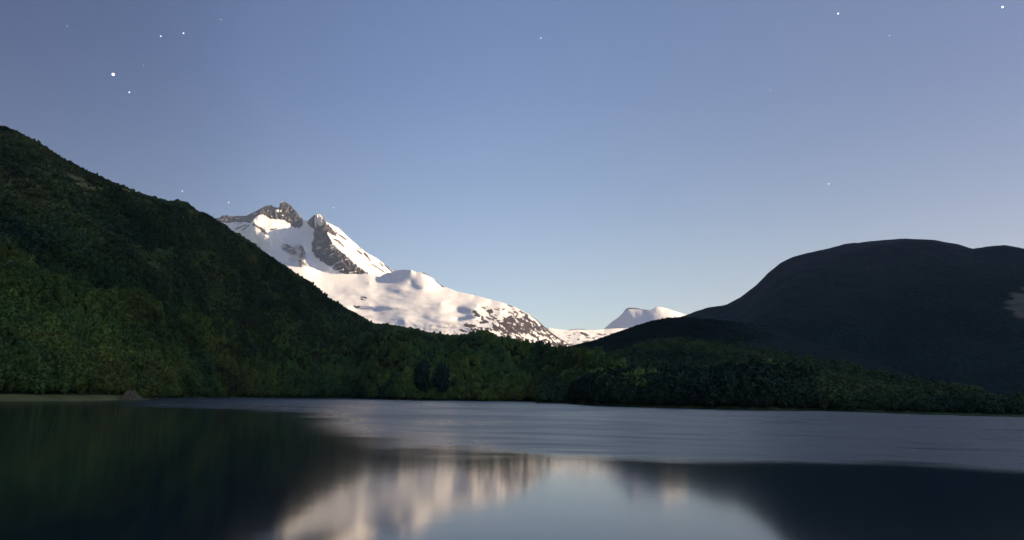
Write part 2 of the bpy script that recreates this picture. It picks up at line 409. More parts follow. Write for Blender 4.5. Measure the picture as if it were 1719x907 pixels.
def bareD(X, Y, z, T, az_):
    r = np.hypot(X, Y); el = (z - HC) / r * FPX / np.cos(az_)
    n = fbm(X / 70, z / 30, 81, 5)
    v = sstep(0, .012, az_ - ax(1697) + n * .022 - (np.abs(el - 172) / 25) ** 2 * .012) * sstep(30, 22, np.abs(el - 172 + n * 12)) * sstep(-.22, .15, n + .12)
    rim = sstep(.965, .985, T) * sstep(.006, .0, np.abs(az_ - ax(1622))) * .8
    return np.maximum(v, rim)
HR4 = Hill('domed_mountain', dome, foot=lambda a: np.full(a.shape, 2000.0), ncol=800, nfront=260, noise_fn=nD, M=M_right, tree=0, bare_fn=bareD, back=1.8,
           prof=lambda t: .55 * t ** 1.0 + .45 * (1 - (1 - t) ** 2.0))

# unseen range added off to the right to throw shade over the valley
rx = np.linspace(-1, 1, 90); ry = np.linspace(0, 1, 90)
RX, RY = np.meshgrid(rx, ry)
cx_ = 5600 + RY * 900; cy_ = -4200 + RY * 8400
hgt = 3100 * (1 - np.abs(RX) ** 1.25) * sstep(0, .15, RY) * sstep(1.0, .85, RY)
PX = cx_ + RX * 2300; PY = cy_
hz = hgt * (1 + .12 * fbm(PX / 900, PY / 900, 91, 5)) - 8
rng_ = Hill.__new__(Hill)
added_range_o = grid_mesh('added_shade_range', np.stack([PX, PY, hz], -1), M_right, {'bare': np.zeros(PX.shape)})

# ------------------------------------------------------------------ snow mountains
def in_poly(x, y, poly):
    p = A(poly); c = np.zeros(x.shape, bool); n = len(p)
    for i in range(n):
        x0, y0 = p[i]; x1, y1 = p[(i + 1) % n]
        cond = ((y0 > y) != (y1 > y)) & (x < (x1 - x0) * (y - y0) / ((y1 - y0) if y1 != y0 else 1e-9) + x0)
        c ^= cond
    return c
def seg_dist(x, y, a, b):
    ax_, ay = a; bx, by = b; dx, dy = bx - ax_, by - ay
    t_ = np.clip(((x - ax_) * dx + (y - ay) * dy) / (dx * dx + dy * dy), 0, 1)
    return np.hypot(x - ax_ - t_ * dx, y - ay - t_ * dy)

def rbf(pts, x, y, smooth=0.0):
    p = A(pts); n = len(p)
    d = np.hypot(p[:, None, 0] - p[None, :, 0], p[:, None, 1] - p[None, :, 1])
    Am = np.zeros((n + 3, n + 3)); Am[:n, :n] = d - smooth * np.eye(n)
    Am[:n, n] = 1; Am[:n, n + 1] = p[:, 0]; Am[:n, n + 2] = p[:, 1]; Am[n:, :n] = Am[:n, n:].T
    w = np.linalg.solve(Am, np.concatenate([p[:, 2], [0, 0, 0]]))
    out = w[n] + w[n + 1] * x + w[n + 2] * y
    for i in range(n):
        out = out + w[i] * np.hypot(x - p[i, 0], y - p[i, 1])
    return out

def relief(name, top, bottom, ctrl, rock_fn, disp_fn, nx, ny, back=1500, smooth=0, jag=0.0, drop=None):
    tp = A(top); bp = A(bottom)
    x = np.linspace(tp[0, 0], tp[-1, 0], nx)
    yt = np.interp(x, tp[:, 0], tp[:, 1]) + jag * fbm(x / 5, x * 0, 3, 4); yb = np.interp(x, bp[:, 0], bp[:, 1])
    v = np.linspace(0, 1, ny)[:, None]
    X = np.broadcast_to(x, (ny, nx)); Y = yt[None] + (yb - yt)[None] * v
    D = rbf(ctrl, X, Y, smooth) + disp_fn(X, Y)
    P = rays(X, Y) * D[..., None]; P[..., 2] += HC
    rock = np.clip(rock_fn(X, Y), 0, 1)
    # back side: falls away behind the skyline, and below the foot it runs down to the valley
    nb = 24; tb = np.linspace(0, 1, nb + 1)[1:][:, None]
    top_row = P[0]
    dirh = top_row[:, :2] / np.linalg.norm(top_row[:, :2], axis=1)[:, None]
    Pb = np.zeros((nb, nx, 3))
    Pb[..., :2] = top_row[None, :, :2] + dirh[None] * (back * tb)[..., None]
    Pb[..., 2] = top_row[None, :, 2] * (1 - tb ** 1.15) + 40 * np.sin(tb * 9 + x[None] * .2) * tb * (1 - tb) - 6 * tb
    bot = P[-1]; nf = 8; tf = np.linspace(0, 1, nf + 1)[1:][:, None]
    Pf = np.zeros((nf, nx, 3)); dh = bot[:, :2] / np.linalg.norm(bot[:, :2], axis=1)[:, None]
    Pf[..., :2] = bot[None, :, :2] - dh[None] * (1500 * tf)[..., None]
    Pf[..., 2] = bot[None, :, 2] * (1 - tf) - 6 * tf
    PP = np.concatenate([Pb[::-1], P, Pf], 0)
    rr_ = np.concatenate([np.repeat(rock[:1], nb, 0) * .6, rock, np.repeat(rock[-1:], nf, 0)], 0)
    return grid_mesh(name, PP, M_snow, {'rock': rr_})

# main peak
topP = [(330, 372), (352, 368), (369, 365.5), (373, 362), (380, 361), (388, 363.5), (400, 362.5), (413, 362.5), (420, 359), (429, 355), (438, 350), (446, 346), (450, 344.5), (455, 344), (460, 348), (466, 349), (469, 347.5), (470, 342), (473, 338.5), (478, 339), (484, 342.5), (489, 345.5), (492, 350), (496, 354), (499, 356.5), (503, 361), (507, 367), (511, 370), (515, 371.5), (518, 370),
        (522, 366), (527, 361.5), (531, 360), (537, 360.3), (541, 362), (544, 366), (547, 372), (552, 375), (560, 379), (568, 382), (574, 388), (581, 395), (592, 405), (605, 416), (613, 423), (622, 428), (633, 434), (642, 441), (649, 446.5), (656, 452), (663, 458), (675, 468), (700, 490)]
botP = [(330, 480), (460, 480), (500, 478), (560, 470), (640, 474), (700, 500)]
ctrlP = [  # pyramid spur that comes towards the viewer
    (531, 360, 13250), (541, 362, 13250), (545, 374, 13130), (549, 392, 12960), (557, 408, 12830), (567, 420, 12740), (580, 430, 12650), (600, 448, 12540), (618, 460, 12460),
    # lit flank right of it
    (560, 380, 13480), (581, 395, 13560), (605, 416, 13560), (633, 434, 13500), (660, 456, 13420), (585, 418, 13130), (600, 430, 13080), (620, 445, 12980), (640, 460, 12960), (700, 492, 13300),
    # hollow left of it
    (530, 380, 13350), (520, 400, 13330), (515, 425, 13170), (530, 450, 12850), (560, 460, 12600), (545, 430, 12960), (516, 373, 13560), (508, 390, 13560),
    # small knob
    (503, 410, 13190), (504, 425, 12980), (506, 440, 12850), (500, 452, 12790), (520, 455, 12780), (490, 440, 13150), (487, 455, 12950),
    # upper snow bowl
    (432, 362, 13640), (445, 368, 13640), (460, 373, 13660), (480, 377, 13690), (500, 384, 13700), (425, 372, 13560), (421, 384, 13520), (425, 394, 13520), (445, 396, 13450), (465, 394, 13500), (490, 390, 13600),
    # crest rocks
    (446, 347, 13760), (475, 340, 13700), (489, 348, 13760), (506, 368, 13800), (460, 358, 13760), (429, 356, 13820), (400, 363, 13950), (370, 366, 14000), (330, 372, 14100),
    # shaded snow slope left
    (400, 380, 13850), (385, 395, 13850), (400, 410, 13640), (430, 415, 13600), (460, 415, 13440), (480, 410, 13420), (460, 440, 13250), (430, 450, 13250), (480, 470, 12700), (330, 470, 13600), (390, 470, 13250), (540, 470, 12500), (600, 468, 12450), (650, 470, 12700)]
rockA = [(355, 362), (369, 359), (380, 358), (408, 360), (429, 352), (446, 343), (454, 341), (463, 345), (469, 344), (475, 335), (490, 342), (508, 367), (508, 378), (503, 384), (495, 382), (484, 375), (475, 369), (462, 368.5), (452, 367), (444, 361), (434, 361), (428, 365), (421, 374), (400, 373), (385, 375), (355, 370)]
rockB = [(472, 413), (476, 410), (484, 410), (492, 415), (498, 413), (503, 408), (509, 414), (513, 424), (514, 433), (508, 433), (513, 441), (518, 449), (503, 448), (501, 440), (501, 430), (488, 427), (475, 421)]
rockC = [(516, 372), (521, 366), (527, 359), (531, 362), (532, 374), (536, 380), (541, 379), (545, 371), (548, 373), (552, 378), (558, 384), (565, 392), (564, 398), (556, 394), (549, 390), (549, 393), (554, 400), (558, 409), (567, 419.5), (574, 424), (580, 428), (590, 438), (600, 448), (609, 454), (620, 460), (600, 460.5), (575, 460), (562, 452), (549, 445), (538, 437), (529, 431), (524, 420), (523, 409), (527, 400), (527, 385), (520, 380)]
streaksP = [((564, 390), (571, 396), 1.0), ((572, 396), (580, 402), 1.5), ((561, 402), (568, 405), 1.6), ((568, 405), (577, 414), 1.3), ((600, 421), (607, 427), 1.5), ((612, 426), (617, 431), 1.8), ((617, 431), (621, 438), 1.2), ((625, 444), (635, 450), 1.0), ((635, 450), (645, 457), .9), ((646, 445), (659, 457), 1.2), ((638, 441), (642, 447), 1.1), ((590, 428), (594, 434), .7), ((426, 377), (438, 384), 1.6), ((438, 384), (446, 392), 2.2), ((454, 386), (464, 384), 1.2), ((395, 385), (412, 378), 1.0), ((408, 386), (418, 378), .9)]
def softmask(X, Y, poly, w=1.6, seed=1):
    jx = fbm(X / 6, Y / 6, seed, 4) * 3.2; jy = fbm(X / 6, Y / 6, seed + 9, 4) * 3.2
    acc = 0
    for dx, dy in ((0, 0), (w * .4, 0), (-w * .4, 0), (0, w * .4), (0, -w * .4)):
        acc = acc + in_poly(X + jx + dx, Y + jy + dy, poly)
    return acc / 5.0
def rockP(X, Y):
    m1 = softmask(X, Y, rockA, seed=1); m2 = softmask(X, Y, rockB, seed=2) * (.45 + .55 * sstep(-.25, .2, fbm(X / 8, Y / 7, 117, 4))); m3 = softmask(X, Y, rockC, seed=3)
    ledge = sstep(.12, .34, fbm(X / 22, (Y + .25 * X) / 4.5, 101, 4))
    m3 = m3 * (1 - .75 * ledge * sstep(395, 425, Y))
    m1 = m1 * (1 - .7 * sstep(.30, .42, fbm(X / 9, Y / 4, 103, 4)))
    hole = sstep(1, .6, ((X - 467) / 6.5) ** 2 + ((Y - 354) / 2.6) ** 2)
    m1 = m1 * (1 - hole)
    m3 = np.maximum(m3, softmask(X, Y, [(538.5, 359), (544, 360), (548.5, 372), (544, 374), (541, 369), (542, 365)], 1.0, 4) * .9)
    m3 = np.maximum(m3, sstep(.1, .3, fbm(X / 3.5, Y / 2.5, 119, 3)) * .8 * (np.abs(X - 536) < 8) * (Y < 382))
    r = np.maximum(np.maximum(m1, m2 * .95), m3)
    j = fbm(X / 5, Y / 5, 105, 4) * 1.2
    for a_, b_, w_ in streaksP:
        r = np.maximum(r, sstep(w_ + .5, w_ - .5, seg_dist(X, Y, a_, b_) + j))
    veil = .22 * sstep(.0, .4, fbm(X / 30, Y / 14, 107, 5)) * sstep(398, 415, Y) * sstep(560, 520, X)
    fl = sstep(.24, .40, fbm((X + Y) / 22, (Y - .83 * X) / 5, 109, 4)) * (X > 560) * .55
    return np.maximum(np.maximum(r, veil), fl)
def dispP(X, Y):
    rk = np.maximum(softmask(X, Y, rockA), softmask(X, Y, rockC))
    return 34 * fbm(X / 16, Y / 16, 111, 5) + 60 * fbm(X / 7, Y / 6, 118, 4) * np.exp(-((X - 537) / 11) ** 2 - ((Y - 366) / 12) ** 2) + rk * (70 * ridged(X / 9, Y / 14, 113, 5)) + 25 * fbm((X + Y) / 30, (Y - .83 * X) / 7, 115, 4) * (X > 550)
relief('glacier_peak', topP, botP, ctrlP, rockP, dispP, 900, 420, smooth=1.0, jag=1.0)

# broad glacier dome in front
topG = [(430, 452), (470, 447), (482, 446.5), (505, 449), (512, 446), (520, 448), (540, 456), (556, 460), (590, 460.5), (618, 460.5), (630, 463), (638, 464.5), (644, 461), (649, 458.5), (657, 457.5), (663, 454.5), (668, 453.5), (679, 452.5), (690, 453), (698, 457), (710, 458), (720, 461.5), (724, 465), (732, 472), (741, 479.5), (748, 482), (767, 489.5), (796, 495.5), (812, 500), (825, 503.5), (840, 507), (847, 509), (854, 512.5), (862, 514.5), (875, 521), (884, 526), (892, 530), (900, 536), (907, 542), (921, 555), (933, 564), (945, 571), (960, 580), (985, 592)]
botG = [(430, 520), (520, 560), (600, 585), (700, 600), (800, 612), (900, 616), (985, 620)]
ctrlG = [(430, 455, 12350), (482, 447, 12450), (512, 447, 12450), (540, 457, 12480), (600, 461, 12450), (630, 464, 12350), (480, 480, 11700), (560, 480, 11900), (620, 475, 11900), (640, 466, 12250),
         (662, 457, 12150), (680, 454, 11960), (690, 454, 11820), (690, 466, 11720), (698, 458, 11840), (708, 459, 11780), (712, 468, 11640), (722, 465, 11780), (660, 472, 11900), (640, 472, 12000), (690, 474, 11650),
         (741, 480, 11650), (768, 490, 11400), (796, 496, 11200), (825, 504, 10950), (854, 513, 10700), (884, 526, 10400), (907, 542, 10150), (921, 555, 10000), (945, 571, 9850), (985, 592, 9600),
         (560, 510, 11000), (620, 510, 10950), (680, 510, 10750), (740, 510, 10550), (800, 515, 10300), (840, 525, 10050), (870, 545, 9750), (900, 562, 9600),
         (610, 540, 10200), (680, 540, 9950), (740, 545, 9700), (800, 545, 9600), (850, 565, 9350), (900, 580, 9250),
         (430, 520, 10900), (520, 560, 10000), (600, 585, 9300), (700, 600, 8900), (800, 612, 8700), (900, 616, 8650), (985, 620, 8700), (630, 520, 10750)]
def rockG(X, Y):
    # patchy slabs on the steep lower right
    wx = 5 * fbm(X / 14, Y / 10, 171, 3); wy = 3 * fbm(X / 12, Y / 9, 173, 3)
    U = ((X + wx) * .82 + (Y + wy) * .57); V = (-(X + wx) * .57 + (Y + wy) * .82)
    n = fbm(U / 11, V / 4.6, 121, 4, .6) + .32 * fbm(X / 26, Y / 14, 123, 3)
    dens = sstep(775, 880, X + (Y - 540) * 1.1) * sstep(494, 530, Y - (X - 830) * .16)
    core = sstep(1.6, .3, ((X - 858) / 34) ** 2 + ((Y - 546) / 11) ** 2)
    m_ = sstep(-.03, .07, n - .42 + .50 * dens + .22 * core) * (dens > 0.03)
    def ell(cx, cy, a, b, ang=0):
        c, s_ = math.cos(ang), math.sin(ang); dx = X - cx + 5 * fbm(X / 9, Y / 7, 175, 3); dy = Y - cy + 3.4 * fbm(X / 9, Y / 6, 177, 4)
        return sstep(1.2, .8, ((dx * c + dy * s_) / a) ** 2 + ((-dx * s_ + dy * c) / b) ** 2)
    for e in ((611.5, 500, 5, 1.8), (609, 503.5, 3, 1.2), (599, 515, 6.2, 2.3), (799, 527, 8, 3.0, .7), (811, 536, 7, 3, .9), (812, 541, 9, 2, -.1),
              (788, 547, 12, 4, .1), (778, 555, 9, 2, .2), (806, 555, 16, 2.2, .1), (822, 523, 6, 3.2, .2), (826, 530, 9, 1.5, .8),
              (812, 516, 3, 1.3, .2), (833, 520, 4, 1.2, .3), (846, 520, 3.5, 1.6), (866, 524, 3.5, 1.5, .3), (857, 536, 7, 6)):
        m_ = np.maximum(m_, ell(*e))
    top = A(topG); yt = np.interp(X, top[:, 0], top[:, 1])
    dt = Y - yt
    rim = sstep(2.6, .8, dt + 1.2 * fbm(X / 9, Y / 4, 131, 3)) * np.maximum(sstep(884, 900, X), np.maximum(sstep(6, 3, np.abs(X - 856)), np.maximum(sstep(10, 5, np.abs(X - 716)), sstep(10, 5, np.abs(X - 738)))))
    rim = np.maximum(rim, sstep(4.5, 2.5, dt + 1.5 * fbm(X / 9, Y / 4, 131, 3)) * sstep(900, 912, X) * sstep(950, 935, X))
    seam = .32 * sstep(.05, .4, fbm(X / 40, Y / 9, 133, 5)) * sstep(505, 535, Y) * sstep(830, 760, X)
    dirt = .42 * sstep(.0, .35, fbm(X / 14, Y / 6, 137, 5)) * sstep(535, 550, Y) * sstep(660, 720, X) * sstep(800, 770, X)
    return np.maximum(np.maximum(m_, rim), np.maximum(seam, dirt))
def dispG(X, Y):
    pl = sstep(470, 485, Y) * sstep(900, 800, X)
    def gz(cx, cy, a, b): return np.exp(-((X - cx) / a) ** 2 - ((Y - cy - (X - cx) * .0) / b) ** 2)
    pits = 170 * gz(606, 519, 16, 4.5) - 150 * gz(652, 514.5, 20, 4.5) + 90 * gz(766, 520, 10, 5) - 110 * gz(790, 518, 11, 5) + 80 * gz(768, 537, 9, 4) - 100 * gz(797, 531, 12, 4) + 60 * gz(690, 484, 12, 5) - 70 * gz(712, 482, 12, 5) + 60 * gz(640, 486, 25, 4) - 60 * gz(675, 487, 25, 4)
    return pits + pl * (95 * fbm(X / 60, Y / 20, 141, 3, .42) + 7 * fbm(X / 22, Y / 8, 143, 3)) + 26 * sstep(800, 860, X) * fbm(X / 16, Y / 10, 145, 5) + sstep(535, 550, Y) * 10 * fbm(X / 7, Y / 4, 147, 3)
relief('glacier_dome', topG, botG, ctrlG, rockG, dispG, 1100, 360, smooth=2.0, jag=.5)

# snow saddle and far table mountain
topC = [(880, 570), (905, 556), (921, 550.5), (930, 552), (953, 554.5), (960, 553), (972, 552.3), (985, 554), (998, 554.5), (1014, 552.5), (1046, 551), (1100, 548), (1160, 545)]
botC = [(880, 620), (1160, 610)]
ctrlC = [(880, 570, 12000), (921, 551, 12000), (985, 554, 12200), (1014, 553, 12400), (1046, 551, 12500), (1160, 545, 12500), (880, 620, 10800), (960, 580, 11400), (1020, 575, 11400), (1160, 610, 10800), (975, 560, 11850), (990, 566, 11750)]
def rockCn(X, Y):
    m_ = sstep(.16, .26, fbm(X / 10, Y / 4, 151, 4) + .12 * sstep(970, 990, X) * sstep(556, 566, Y) - .02)
    m_ = m_ * sstep(556, 562, Y + 4 * fbm(X / 9, Y / 9, 5, 3)) * .9
    m_ = np.maximum(m_, sstep(1.2, .8, ((X - 980) / 7) ** 2 + ((Y - 560.5 - (X - 980) * .3) / 2.4) ** 2))
    yt = np.interp(X, A(topC)[:, 0], A(topC)[:, 1])
    return np.maximum(m_, sstep(1.6, .6, Y - yt) * sstep(18, 12, np.abs(X - 970)))
relief('snow_saddle', topC, botC, ctrlC, rockCn, lambda X, Y: 18 * fbm(X / 20, Y / 8, 153, 4), 420, 100, jag=.4)

topT = [(990, 575), (1005, 560), (1014, 552.5), (1024, 543), (1032, 537), (1038, 533), (1045, 526.5), (1049, 520.5), (1053, 517.5), (1056, 516.8), (1063, 516.8), (1070, 517.2), (1078, 519.5), (1090, 520), (1096, 519.2), (1100, 516.5), (1104, 515.2), (1110, 515.8), (1118, 517.3), (1130, 521.5), (1146, 526.5), (1160, 530), (1200, 545), (1240, 565)]
botT = [(990, 600), (1240, 600)]
ctrlT = [(1014, 553, 15200), (1040, 533, 15050), (1053, 518, 15000), (1078, 520, 14900), (1103, 515, 14750), (1110, 520, 14600), (1118, 518, 14800), (1146, 527, 15100), (1200, 545, 15500), (1125, 525, 14480), (1135, 528, 14500), (1020, 560, 14900), (1050, 545, 14560), (1080, 540, 14300), (1110, 540, 13980), (1140, 540, 13800), (1180, 560, 13700), (990, 600, 14200), (1100, 600, 13200), (1240, 600, 13200), (1066, 527, 14800)]
def rockT(X, Y):
    yt = np.interp(X, A(topT)[:, 0], A(topT)[:, 1]); dt = Y - yt
    return sstep(3.2, 1.4, dt + fbm(X / 6, Y / 3, 161, 3)) * sstep(1047, 1051, X) * sstep(1096, 1078, X) * sstep(1110, 1060, X + dt * 4)
relief('far_snow_mountain', topT, botT, ctrlT, rockT, lambda X, Y: 22 * fbm(X / 22, Y / 12, 163, 4), 420, 120, smooth=3, jag=.25)

# ------------------------------------------------------------------ trees
def crown_geometry(seed, n, R=1.0, hgt=1.25, lobes=7, leaf=.17):
    """leaf clumps spread over uneven lobes; unit crown about 2 wide, base at z = 0"""
    g = np.random.default_rng(seed)
    L = []
    for i in range(lobes):
        a = g.uniform(0, 6.283); zz = g.uniform(.35, 1.0) * hgt; rad = g.uniform(.15, .62) * (1.15 - .55 * zz / hgt)
        L.append((math.cos(a) * rad, math.sin(a) * rad, zz, g.uniform(.32, .55)))
    L.append((0, 0, hgt * .75, .6))
    V = []; F = []
    for i in range(n):
        lx, ly, lz, lr_ = L[g.integers(len(L))]
        d = g.normal(size=3); d /= np.linalg.norm(d); d[2] = d[2] * .9 + .12
        c = np.array([lx, ly, lz]) + d * lr_ * g.uniform(.72, 1.06)
        if c[2] < .08: c[2] = abs(c[2]) + .08
        nrm = d + g.normal(size=3) * .55; nrm /= np.linalg.norm(nrm)
        t1 = np.cross(nrm, g.normal(size=3)); t1 /= np.linalg.norm(t1); t2 = np.cross(nrm, t1)
        s1 = leaf * g.uniform(.6, 1.4); s2 = s1 * g.uniform(.5, .9)
        k = len(V)
        V += [c - t1 * s1, c - t2 * s2 + nrm * s1 * .2, c + t1 * s1, c + t2 * s2 + nrm * s1 * .15]
        F.append((k, k + 1, k + 2, k + 3))
    # shaded inner mass of each lobe
    for lx, ly, lz, lr_ in L:
        k = len(V); q = lr_ * .74
        for zz, rd in ((-1, 0), (-.5, .85), (.45, .88), (1, 0)):
            m_ = 1 if rd == 0 else 6
            for j in range(m_):
                a = j / 6 * 6.283 + zz; rj = rd * g.uniform(.85, 1.15)
                V.append(np.array([lx + math.cos(a) * rj * q, ly + math.sin(a) * rj * q, max(.03, lz + zz * q)]))
        for j in range(6):
            j2 = (j + 1) % 6
            F += [(k, k + 1 + j2, k + 1 + j), (k + 1 + j, k + 1 + j2, k + 7 + j2, k + 7 + j), (k + 7 + j, k + 7 + j2, k + 13)]
    return V, F

def trunk_geometry(seed, H_=1.0):
    g = np.random.default_rng(seed); V = []; F = []
    def tube(pts, rads, n=6):
        k = len(V)
        for p, r_ in zip(pts, rads):
            for j in range(n):
                a = j / n * 6.283; V.append((p[0] + math.cos(a) * r_, p[1] + math.sin(a) * r_, p[2]))
        for i in range(len(pts) - 1):
            for j in range(n):
                j2 = (j + 1) % n
                F.append((k + i * n + j, k + i * n + j2, k + (i + 1) * n + j2, k + (i + 1) * n + j))
        F.append(tuple(k + (len(pts) - 1) * n + j for j in range(n)))
    tube([(0, 0, -.1), (.01, 0, .2), (.03, .02, .55), (.0, .03, .95)], [.055, .042, .03, .012])
    for i in range(4):
        a = g.uniform(0, 6.283); z0 = g.uniform(.25, .6)
        tube([(.02, .01, z0), (.25 * math.cos(a), .25 * math.sin(a), z0 + .2), (.5 * math.cos(a), .5 * math.sin(a), z0 + .45)], [.022, .015, .006], 5)
    return V, F

def make_sources(prefix, leafm, n, count=5, **kw):
    out = []
    for i in range(count):
        V, F = crown_geometry(1000 + i * 7 + hash(prefix) % 1, n, **kw)
        me = poly_mesh(prefix, V, F, leafm)
        out.append(bpy.data.objects.new(prefix, me))      # never linked: only the source for the wood's instances
    return out

def instance_cloud(name, label, pts, scale, sources, seed=3, zs=(.85, 1.25)):
    g = np.random.default_rng(seed)
    me = bpy.data.meshes.new(name); n = len(pts)
    me.vertices.add(n); me.vertices.foreach_set('co', pts.reshape(-1).astype(np.float32))
    a = me.attributes.new('size', 'FLOAT_VECTOR', 'POINT')
    sc = np.stack([scale, scale * g.uniform(.85, 1.15, n), scale * g.uniform(zs[0], zs[1], n)], -1)
    a.data.foreach_set('vector', sc.reshape(-1).astype(np.float32))
    a = me.attributes.new('turn', 'FLOAT_VECTOR', 'POINT')
    rt = np.stack([g.normal(0, .06, n), g.normal(0, .06, n), g.uniform(0, 6.283, n)], -1)
    a.data.foreach_set('vector', rt.reshape(-1).astype(np.float32))
    a = me.attributes.new('pick', 'INT', 'POINT'); a.data.foreach_set('value', g.integers(0, len(sources), n).astype(np.int32))
    o = bpy.data.objects.new(name, me); COL.objects.link(o)
    o['kind'] = 'stuff'; o['label'] = label; o['category'] = 'forest'
    ng = bpy.data.node_groups.new(name, 'GeometryNodeTree')
    ng.interface.new_socket('Geometry', in_out='INPUT', socket_type='NodeSocketGeometry')
    ng.interface.new_socket('Geometry', in_out='OUTPUT', socket_type='NodeSocketGeometry')
    gi = ng.nodes.new('NodeGroupInput'); go = ng.nodes.new('NodeGroupOutput')
    join = ng.nodes.new('GeometryNodeJoinGeometry')
    def named(nm, dt):
        q = ng.nodes.new('GeometryNodeInputNamedAttribute'); q.data_type = dt; q.inputs['Name'].default_value = nm
        return q.outputs['Attribute']
    size = named('size', 'FLOAT_VECTOR'); turn = named('turn', 'FLOAT_VECTOR'); pick = named('pick', 'INT')
    m2p = ng.nodes.new('GeometryNodeMeshToPoints'); ng.links.new(gi.outputs[0], m2p.inputs[0])
    for i, src in enumerate(sources):
        oi = ng.nodes.new('GeometryNodeObjectInfo'); oi.inputs['Object'].default_value = src; oi.inputs['As Instance'].default_value = True
        cmp = ng.nodes.new('FunctionNodeCompare'); cmp.data_type = 'INT'; cmp.operation = 'EQUAL'
        ins_ = [s for s in cmp.inputs if s.enabled]
        ng.links.new(pick, ins_[0]); ins_[1].default_value = i
        iop = ng.nodes.new('GeometryNodeInstanceOnPoints')
        ng.links.new(m2p.outputs[0], iop.inputs['Points']); ng.links.new(cmp.outputs[0], iop.inputs['Selection'])
        ng.links.new(oi.outputs['Geometry'], iop.inputs['Instance'])
        ng.links.new(turn, iop.inputs['Rotation']); ng.links.new(size, iop.inputs['Scale'])
        ng.links.new(iop.outputs[0], join.inputs[0])
    ng.links.new(join.outputs[0], go.inputs[0])
    md = o.modifiers.new('scatter', 'NODES'); md.node_group = ng
    return o

srcL = make_sources('beech_crown', M_leafL, 260)
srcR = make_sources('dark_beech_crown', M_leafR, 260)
srcLs = make_sources('shrub_crown', M_leafU, 90, leaf=.26)
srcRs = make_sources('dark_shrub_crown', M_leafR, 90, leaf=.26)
srcM = make_sources('meadow_shrub_crown', M_leafM, 120, leaf=.24)
g = np.random.default_rng(5)

# left mountain: tall beech low down, smaller and thinner towards the crest
def hgt_den(P):
    z = P[..., 2]; n = fbm(P[..., 0] / 70, P[..., 1] / 70, 201, 4)
    return (1 + .9 * n)
NA = 42000
pA = HL.scatter(NA, dens=lambda P: sstep(330, 120, P[..., 2]) * hgt_den(P) * (1 + 1.6 * sstep(ax(450), ax(150), np.arctan2(P[..., 0], P[..., 1]))), seed=1)
sA = (3.4 + 3.6 * sstep(150, 10, pA[:, 2])) * g.lognormal(0, .22, len(pA)); pA[:, 2] -= .5
az_a = np.arctan2(pA[:, 0], pA[:, 1])
sA *= .62 + .38 * sstep(ax(150), ax(450), az_a)
keep = ~((az_a < ax(235)) & (pA[:, 2] < 2.6))
instance_cloud('beech_forest', 'dense green beech forest covering the lower slope of the left mountain', pA[keep], sA[keep] * .92, srcL, 3, (.85, 1.75))
NB = 52000
pB = HL.scatter(NB, dens=lambda P: sstep(90, 220, P[..., 2]) * np.clip(hgt_den(P), .05, 2), seed=2)
sB = (2.0 + 1.6 * sstep(420, 150, pB[:, 2])) * g.lognormal(0, .25, len(pB)); pB[:, 2] -= .5
instance_cloud('mountain_scrub', 'dark scrubby low forest on the upper slope of the left mountain', pB, sB, srcLs, 4, (.7, 1.1))
pC = HR1.scatter(34000, seed=3)
aC = np.arctan2(pC[:, 0], pC[:, 1]); rC = np.hypot(pC[:, 0], pC[:, 1])
sC = (4.3 - 2.8 * sstep(ax(1280), ax(1480), aC)) * g.lognormal(0, .25, len(pC)); pC[:, 2] -= .4
east = aC + .03 * fbm(pC[:, 0] / 60, pC[:, 1] / 60, 211, 3) > ax(1370)
top_ = (~east) & (rC > shore_r(aC) + 150 + 60 * fbm(pC[:, 0] / 50, pC[:, 1] / 50, 213, 3))
mead = east | top_
sC[top_] *= .8
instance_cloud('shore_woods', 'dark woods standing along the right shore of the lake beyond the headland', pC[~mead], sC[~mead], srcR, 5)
instance_cloud('shore_scrub', 'low green scrub and bushes on the flat shore at the right', pC[mead], sC[mead], srcM, 15)
pD = HR2.scatter(14000, seed=4); sD = 3.8 * g.lognormal(0, .25, len(pD))
instance_cloud('ridge_woods', 'dark green woods covering the low ridge before the domed mountain', pD, sD, srcM, 6)
pE = HR3.scatter(26000, seed=5, dens=lambda P: sstep(ax(1330), ax(1100), np.arctan2(P[..., 0], P[..., 1]))); sE = 2.4 * g.lognormal(0, .25, len(pE))
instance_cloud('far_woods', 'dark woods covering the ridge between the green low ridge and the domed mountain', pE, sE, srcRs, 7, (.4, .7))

# lakeside trees one can tell apart, on the headland's shore
def ground_z(hill, az_, r):
    j = int(np.clip(np.searchsorted(hill.az, az_), 0, len(hill.az) - 1))
    col = hill.P[:hill.nf, j]; rc = np.hypot(col[:, 0], col[:, 1]); return float(np.interp(r, rc, col[:, 2]))
tree_src = []
for i in range(3):
    V, F = crown_geometry(400 + i, 1500 if i == 2 else 900, leaf=.09 if i == 2 else .11, lobes=16 if i == 2 else 11, hgt=1.5)
    V = [np.array(v) + np.array([0, 0, .35]) for v in V]
    tree_src.append((poly_mesh('crown', V, F, M_leafR if i == 2 else M_leafL), poly_mesh('trunk', *trunk_geometry(500 + i), M_bark, True)))  # dark third crown carries the shade of a shore recess in its leaf colour
TREES = [(992, 9.5), (966, 8.5), (938, 9.5), (905, 10), (872, 10.5), (838, 10), (800, 10.5), (775, 9), (742, 17), (706, 18), (640, 9), (592, 10), (548, 9.5), (500, 8.5), (452, 9)]
ordn = ['first', 'second', 'third', 'fourth', 'fifth', 'sixth', 'seventh', 'eighth', 'ninth', 'tenth', 'eleventh', 'twelfth', 'thirteenth', 'fourteenth', 'fifteenth']
